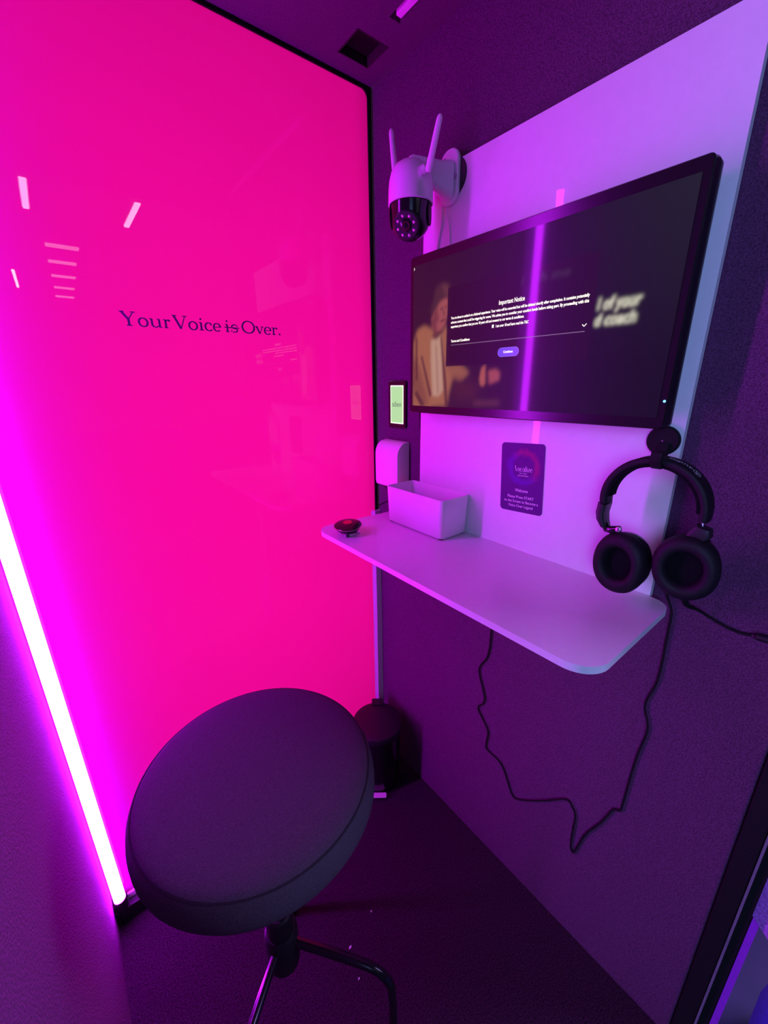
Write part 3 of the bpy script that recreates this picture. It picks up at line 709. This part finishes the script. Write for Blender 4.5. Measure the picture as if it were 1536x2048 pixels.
# antennas: flat paddles
def antenna(b, tip, w_, face):
    b, tip, face = Vector(b), Vector(tip), Vector(face)
    d_ = (tip-b).normalized(); sd = d_.cross(face).normalized(); th = sd.cross(d_).normalized()
    rg = []
    L0 = (tip-b).length
    for q, k in ((0, .55), (.03, .85), (.08, 1), (.9, .86), (.96, .7), (.99, .42), (1, .2)):
        rg.append([b+d_*L0*q + sd*x_*k*w_ + th*y_*k*w_*.62 for x_, y_ in [(math.cos(2*PI*j/16)*.5, math.sin(2*PI*j/16)*.5) for j in range(16)]])
    mb = MB(); mb.loft(rg); return mb
antenna((.661, .783, 1.762), (.6665, .8050, 1.864), .0125, (-.6, -.75, 0)).build('antenna', WH, t, smooth=True)
antenna((.655, .680, 1.745), (.645, .6400, 1.816), .0125, (-.6, -.75, 0)).build('antenna', WH, t, smooth=True)
mb = MB(); mb.lathe([(.008, -.004), (.008, .005), (.006, .007)], (.652, .692, 1.752), 16, mtx=Matrix.Rotation(math.radians(70), 3, Vector((.78, .62, 0)))); mb.build('antenna_hinge', WH, t, smooth=True)
# its white leads down behind the monitor
for i, pts in enumerate(([(.748, .728, 1.722), (.752, .735, 1.69), (.752, .745, 1.65), (.752, .748, 1.61), (.752, .748, 1.58)], [(.748, .718, 1.722), (.7525, .712, 1.68), (.7525, .708, 1.65), (.7525, .705, 1.60)])):
    mb = MB(); mb.tube(smooth_path(pts), .0022 if i == 0 else .0014, 8)
    tag(mb.build('camera_cable', M['cable_white'], smooth=True), ('thicker' if i == 0 else 'thinner') + ' white lead hanging from the security camera behind the monitor', 'cable')

# ================================================================== HOOK + HEADPHONES
t = thing('headphone_hook', 'round black hook on the panel at the lower right corner of the monitor', 'hook', (XP, .2285, 1.262))
RY = Matrix(((0, 0, -1), (0, 1, 0), (1, 0, 0)))
mb = MB(); mb.lathe([(.0225, .0003), (.0232, .002), (.0232, .008), (.0215, .010)], (XP, .2295, 1.2660), 40, mtx=RY); mb.build('disc', M['rubber'], t, smooth=True)
mb = MB(); mb.lathe([(.0014, .0100), (.0012, .0104)], (XP, .2295, 1.2660), 12, mtx=RY); mb.build('screw', M['steel'], t)
mb = MB(); hk = smooth_path([(.7440, .2260, 1.262), (.738, .2240, 1.250), (.725, .2205, 1.2390), (.700, .2150, 1.2345), (.678, .2100, 1.2365), (.667, .2085, 1.2480), (.6665, .2080, 1.2585)], 6)
rg = []
for i, p in enumerate(hk):
    tg = (hk[min(i+1, len(hk)-1)]-hk[max(i-1, 0)]).normalized(); sd = Vector((0, 1, 0)); nn = tg.cross(sd).normalized()
    rg.append([p + sd*a + nn*b for a, b in rrect(.0155, .0055, .002, 3)])
mb.loft(rg); mb.build('prong', M['rubber'], t, smooth=True)

t = thing('headphones', 'large black over-ear headphones hanging from the hook over the desk end', 'headphones', (.70, .213, 1.14))
hc = Vector((.691, .2095, 1.1765)); HR = .0680
def hp(a, r): a = math.radians(a); return Vector((0, -math.cos(a)*r, math.sin(a)*r))     # 0 deg = viewer's right, 90 = up
mb = MB(); rg = []
for k in range(37):
    a = -8 + (190+8)*k/36; c_ = hc + hp(a, HR); ra = hp(a, 1)
    f_ = 1 - .25*abs((a-90)/105)**4
    rg.append([c_ + Vector((1, 0, 0))*x_*f_ + ra*y_ for x_, y_ in rrect(.034, .0115, .005, 4)])
mb.loft(rg); hb = mb.build('headband', M['pad'], t, smooth=True, auto=1.2)
mb = MB(); rg = []
for k in range(25):
    a = 2 + (178-2)*k/24; c_ = hc + hp(a, HR-.0065); ra = hp(a, 1)
    rg.append([c_ + Vector((1, 0, 0))*x_ + ra*y_ for x_, y_ in rrect(.029, .006, .0028, 3)])
mb.loft(rg); mb.build('cushion', M['foam'], t, smooth=True, auto=1.2)
# maker's word and round mark on the outer face of the band, right of the top
mb = MB()
def on_band(vs_, fs_, a0, kx, flip):
    out = []
    for p in vs_:
        a = a0 - math.degrees(p[0]/(HR+.006))*flip
        q_ = hc + hp(a, HR+.0062) + Vector((p[1]*flip*kx - .004, 0, 0)); out.append(q_)
    mb.add(out, fs_)
vs_, fs_ = text_data('audio', .015, align='LEFT'); on_band([(v.x, v.y-.004) for v in vs_], fs_, 56, 1, -1)
p_ = arc(0, 0, .006, .006, 0, 360, 24); vs_, fs_ = ribbon(p_, [.0009]*25); on_band(vs_, fs_, 50, 1, -1)
for ln in (((-.003, -.005), (0, .005)), ((0, .005), (.003, -.005)), ((-.002, -.001), (.002, -.001))):
    vs_, fs_ = ribbon(list(ln), [.0009]*2); on_band(vs_, fs_, 50, 1, -1)
mb.build('band_lettering', M['white_text'], hb)
# left slider and yoke
mb = MB(); p_ = [hc+hp(190, HR+.001), Vector((.690, .2790, 1.148)), Vector((.689, .2765, 1.136)), Vector((.688, .2700, 1.124))]
rg = []
for i, p in enumerate(p_):
    rg.append([p + Vector((1, 0, 0))*x_ + Vector((0, 1, .25)).normalized()*y_ for x_, y_ in rrect([.031, .030, .028, .022][i], [.0125, .012, .012, .010][i], .003, 3)])
mb.loft(rg); mb.build('slider', M['black'], t, smooth=True)
mb = MB(); mb.tube([(.690, .272, 1.128), (.686, .266, 1.1215), (.684, .258, 1.1225), (.684, .2455, 1.1265)], [.0055, .0065, .0065, .0062], 12); y_ = mb.build('yoke', M['gloss_black'], t, smooth=True)
mb = MB(); mb.lathe([(.0042, 0), (.0042, .003), (.003, .0036)], (.6795, .2462, 1.1275), 14, mtx=RY); mb.build('hinge_screw', M['steel'], y_, smooth=True)
# right side: bare wire, slider block and hinge barrel
mb = MB(); mb.tube(smooth_path([(.690, .1435, 1.165), (.690, .1420, 1.158), (.690, .1432, 1.146)], 4), .0012, 8); mb.build('wire', M['steel'], t, smooth=True)
mb = MB(); rg = []
for p, a, b in (((.692, .1455, 1.160), .014, .008), ((.692, .1400, 1.157), .02, .018), ((.692, .1420, 1.147), .022, .026), ((.692, .1475, 1.139), .02, .022)):
    rg.append([Vector(p) + Vector((1, 0, 0))*x_ + Vector((0, 1, .2)).normalized()*y_ for x_, y_ in rrect(a, b, .0035, 3)])
mb.loft(rg); mb.build('slider', M['black'], t, smooth=True)
mb = MB(); mb.tube([(.690, .158, 1.142), (.690, .150, 1.1395), (.690, .1300, 1.1345)], [.0055, .0062, .0062], 12); mb.build('yoke', M['gloss_black'], t, smooth=True)
# ear cups
def sup(a, n_=2.12): c_, s_ = math.cos(a), math.sin(a); return (math.copysign(abs(c_)**(2/n_), c_), math.copysign(abs(s_)**(2/n_), s_))
def cup(cy, cz, hw, hh, yaw, roll):
    cen = Vector((.686, cy, cz)); RM = Matrix.Rotation(yaw, 3, 'Z') @ Matrix.Rotation(roll, 3, 'X')
    def rr(k, x_, kk=None): return [cen + RM @ Vector((x_, -sup(2*PI*j/40)[0]*hw*k, sup(2*PI*j/40)[1]*hh*k)) for j in range(40)]
    mb = MB(); mb.loft([rr(.50, .001), rr(.52, -.008), rr(.58, -.0145), (rr(.70, -.0175)), rr(.85, -.0160), rr(.95, -.0115), rr(1.0, -.004), rr(.985, .004), rr(.94, .008), rr(.90, .0085)], False, True)
    mb.build('ear_pad', M['pad'], t, smooth=True, auto=1.3)
    mb = MB(); mb.loft([rr(.51, .0005), rr(.30, .0015), rr(.05, .002)], True, True); mb.build('pad_liner', M['foam'], t, smooth=True)
    mb = MB(); mb.loft([rr(.93, .0088), rr(.95, .0115), rr(.93, .020), rr(.80, .029), rr(.55, .034), rr(.2, .0355)]); mb.build('ear_cup', M['gloss_black'], t, smooth=True, auto=1.2)
cup(.2375, 1.0700, .0420, .0530, math.radians(-8), math.radians(4))
cup(.1500, 1.0930, .0420, .0500, math.radians(6), math.radians(-3))
mb = MB(); mb.tube(smooth_path([(.700, .1500, 1.050), (.722, .146, 1.020), (.742, .140, 1.008)], 5), [.0045]*6+[.0034]*5, 10); mb.build('strain_relief', M['rubber'], t, smooth=True)

# ================================================================== CABLES
def cable(name, pts, r, label, mt='rubber', n=8):
    mb = MB(); mb.tube(smooth_path(pts, n), r, 8); return tag(mb.build(name, M[mt], smooth=True), label, 'cable')
xw = XR-.0042
cable('headphone_cable', [(.742, .140, 1.008), (.758, .130, .998), (xw, .120, .990), (xw, .100, .984), (xw, .081, .982), (xw, .066, .985)], .0023, 'black headphone lead running right along the felt wall')
mb = MB(); mb.tube(smooth_path([(xw, .066, .985), (xw-.002, .058, .987), (xw-.003, .044, .989), (xw-.003, .030, .992)], 4), [.0035]*3+[.0058]*10, 12)
tag(mb.build('audio_plug', M['black'], smooth=True), 'dark plug at the end of the headphone lead at the right edge', 'plug')
loop = [(.766, .168, 1.075), (.765, .180, 1.04), (.764, .184, 1.010), (xw, .1780, .992), (xw, .1715, .974), (xw, .1700, .93), (xw, .169, .836), (xw, .179, .772), (xw, .1665, .722), (xw, .174, .639), (xw, .1780, .520), (xw, .180, .494), (xw, .193, .482), (xw, .210, .425),
        (xw, .235, .358), (xw, .2500, .284), (xw, .2560, .278), (xw, .261, .296), (xw, .262, .345), (xw, .2625, .388), (xw, .272, .405), (xw, .290, .412), (xw, .345, .350), (xw, .407, .290), (xw, .425, .290), (xw, .434, .305),
        (xw, .455, .345), (xw, .475, .364), (xw, .516, .370), (xw, .519, .395), (xw, .518, .437), (xw, .555, .483), (xw, .540, .512), (xw, .538, .542), (xw, .561, .611), (xw, .540, .660), (xw, .533, .700), (xw, .532, .749), (xw, .530, .82), (.7625, .530, .93)]
cable('power_cable', loop, .0021, 'long black lead looping down the felt wall below the desk', n=6)
cable('monitor_cable', [(.745, .7900, 1.30), (.762, .8030, 1.275), (.7655, .8060, 1.250), (.7655, .8040, 1.225), (.765, .7990, 1.20), (.7655, .7985, 1.12), (.7655, .80, 1.02)], .0028, 'black lead dropping from the monitor along the left edge of the panel')
cable('corner_cable', [(.764, .870, 1.0), (.762, .905, 1.012), (.760, .945, 1.005), (.759, .985, .985)], .002, 'short dark lead behind the desk in the window corner')

# ================================================================== PEDAL BIN
bx, by = .6565, .8840
t = thing('pedal_bin', 'small black round pedal bin in the corner under the desk', 'bin', (bx, by, 0))
mb = MB(); mb.lathe([(.066, .0005), (.070, .004), (.0745, .03), (.0790, .215), (.0790, .228)], (bx, by, 0), 56); mb.build('body', M['gloss_black'], t, smooth=True)
mb = MB(); mb.lathe([(.0800, .2295), (.0840, .232), (.0850, .238), (.0850, .249), (.0820, .2545), (.070, .2580), (.045, .2605), (.01, .2615)], (bx, by, 0), 56); mb.build('lid', M['black'], t, smooth=True)
hd = Vector((.612, .791, 0)); hs = Vector((-.791, .612, 0)); pb = Vector((bx, by, 0))
mb = MB(); rg = [[pb + hd*(.078+a) + hs*b + Vector((0, 0, z)) for a, b in rrect(.030, .040, .004, 3)] for z in (.16, .262)]
mb.loft(rg); mb.build('hinge', M['black'], t)
mb = MB(); rg = [[pb - hd*(.0835+a) + hs*b + Vector((0, 0, z)) for a, b in rrect(.018, .055, .004, 3)] for z in (.0150, .0178)]
mb.loft(rg); mb.build('pedal', M['white'], t, bevel=.001)['label'] = 'metal pedal edge, its bright glint given as white colour'  # white colour stands in for the glint of lamps on the metal

# ================================================================== STOOL
sx_, sy_ = .1440, .5250
t = thing('stool', 'tall stool with thick round grey fabric seat in front of the pink window', 'stool', (sx_, sy_, 0))
mb = MB()
pr = [(.05, .690), (.150, .6905), (.170, .6950), (.1840, .7060), (.1905, .7200), (.1905, .7330), (.1880, .7470), (.1835, .7580), (.1810, .7615), (.1805, .7605), (.1790, .7625), (.1700, .7672), (.150, .7710), (.11, .7745), (.06, .7765), (.015, .7770)]
mb.lathe(pr, (sx_, sy_, 0), 96); mb.build('seat', M['seat'], t, smooth=True, auto=1.5)
mb = MB(); mb.lathe([(.1806, .7590), (.1826, .7603), (.1806, .7622)], (sx_, sy_, 0), 96, cap0=False, cap1=False); mb.build('seam', mat('seam_thread', (0.018, 0.016, 0.022), 0.9, noise=(300, .8, 1.2)), t, smooth=True)
mb = MB(); mb.lathe([(.075, .676), (.085, .684), (.085, .6895)], (sx_, sy_, 0), 40); mb.build('seat_plate', M['black'], t, smooth=True)
mb = MB(); mb.lathe([(.014, .40), (.014, .676)], (sx_, sy_, 0), 24); mb.build('gas_lift', M['black'], t, smooth=True)
mb = MB(); mb.lathe([(.022, .262), (.0255, .266), (.0255, .40), (.022, .405)], (sx_, sy_, 0), 28); mb.build('column', M['black'], t, smooth=True)
mb = MB(); mb.lathe([(.024, .250), (.030, .256), (.0315, .270), (.0315, .345), (.027, .352)], (sx_, sy_, 0), 32); mb.build('hub', M['black'], t, smooth=True)
legm = mat('glossy_black_tube', (0.012, 0.010, 0.014), 0.18, noise=(60, .9, 1.1))
def leg(ang):
    dx, dy = math.cos(ang), math.sin(ang)
    P_ = [(.024, .320), (.09, .316), (.155, .310), (.190, .301), (.212, .276), (.220, .24), (.222, .14), (.213, .012)]
    mb = MB(); mb.tube(smooth_path([(sx_+r*dx, sy_+r*dy, z) for r, z in P_], 6), .0085, 12); l = mb.build('leg', legm, t, smooth=True)
    mb = MB(); mb.lathe([(.010, 0.0005), (.0112, .003), (.0112, .02), (.0095, .022)], (sx_+.213*dx, sy_+.213*dy, 0), 14); mb.build('rubber_foot', M['rubber'], l, smooth=True)
for dg in (-50, -141, 65): leg(math.radians(dg))

# ================================================================== CARPET BITS
for i, (x, y, s_) in enumerate(((.315, .560, .0045), (.40, .585, .0028), (.30, .50, .003), (.18, .62, .0035))):
    mb = MB(); mb.add([(x-s_, y-s_*.4, .0012), (x+s_*.5, y-s_*.5, .0016), (x+s_, y+s_*.4, .0022), (x-s_*.3, y+s_*.6, .0030), (x, y, .0005)], [(0, 1, 2, 3), (0, 4, 1), (1, 4, 2), (2, 4, 3), (3, 4, 0)])
    tag(mb.build('paper_scrap', M['white_text']), ['largest pale scrap on the carpet, inside the bend of the stool leg', 'tiny pale scrap on the carpet, farthest from the stool', 'tiny pale scrap on the carpet between the stool legs', 'tiny pale scrap on the carpet left of the stool column'][i], 'scrap', 'scraps on the carpet')

# ================================================================== OUTSIDE THE BOOTH (seen past the door frame)
mb = MB(); mb.box(.80, .84, -.0500, -.0400, -.07, 2.1)
tag(mb.build('door_edge_profile', M['purple_lit_alu']), 'upright aluminium strip coloured as lit bright violet outside the black door frame, lower right corner', 'strip')
mb = MB(); sec = [(-.0245, .62), (-.0245, .472), (-.036, .460), (-.050, .443), (-.066, .425), (-.09, .40), (-.13, .39), (-.13, .62)]
sec = [(-.0245, 1.2), (-.0245, .470), (-.040, .452), (-.062, .430), (-.10, .398), (-.14, .39), (-.14, 1.2)]
mb.loft([[(x, y, z) for y, z in sec] for x in (.788, .7995)])
tag(mb.build('fabric_flap', mat('purple_lit_felt', (0.46, 0.10, 0.58), 0.9, noise=(260, .6, 1.4), bump=(240, .5, .002))), 'grey felt flap coloured as lit purple, with slanted lower edge at the right picture edge', 'fabric')  # grey felt with the purple light on it put into the colour
mb = MB(); mb.lathe([(.10, -.069), (.125, -.06), (.138, .0), (.140, .08), (.132, .15), (.11, .185), (.06, .20), (.01, .203)], (.935, -.235, 0), 40)
tag(mb.build('pouf', M['blue'], smooth=True), 'vivid blue round pouf outside the booth in the bottom right corner', 'pouf')

# ================================================================== HALL LAMPS (mirrored in the pink glass)
def hall_lamp(x0, x1, y0, y1, mt, label, group=None):
    t = thing('hall_lamp', label, 'lamp', ((x0+x1)/2, (y0+y1)/2, 3.0), group)
    mb = MB(); mb.box(x0, x1, y0, y1, 3.0, 3.01); mb.build('diffuser', M[mt], t)
    mb = MB(); mb.box(x0-.01, x1+.01, y0-.01, y1+.01, 3.0105, 3.06); mb.build('housing', M['white'], t)
hall_lamp(.150, .196, -3.72, -2.97, 'lamp', 'bright bar lamp mirrored high on the pink glass, left of the pair')
hall_lamp(.985, 1.030, -3.72, -2.97, 'lamp', 'bright bar lamp mirrored high on the pink glass, right of the pair')
hall_lamp(-.085, -.055, -8.0, -6.62, 'lamp_warm', 'thin warm bar lamp mirrored at the left edge of the glass')
for i, (y, a, b) in enumerate(((-4.94, .31, .64), (-5.77, .34, .65), (-6.70, .38, .68), (-7.65, .42, .70), (-8.55, .45, .73))):
    hall_lamp(a, b, y-.07, y+.07, 'lamp_soft', ['wide dim lamp bar mirrored in the glass, topmost of five stacked bars', 'dim lamp bar mirrored in the glass, second from top of five stacked bars',
        'dim lamp bar mirrored in the glass, middle of five stacked bars', 'dim lamp bar mirrored in the glass, fourth of five stacked bars', 'smallest dim lamp bar mirrored in the glass, bottom of five stacked bars'][i], 'row of hall lamps mirrored in the pink glass')
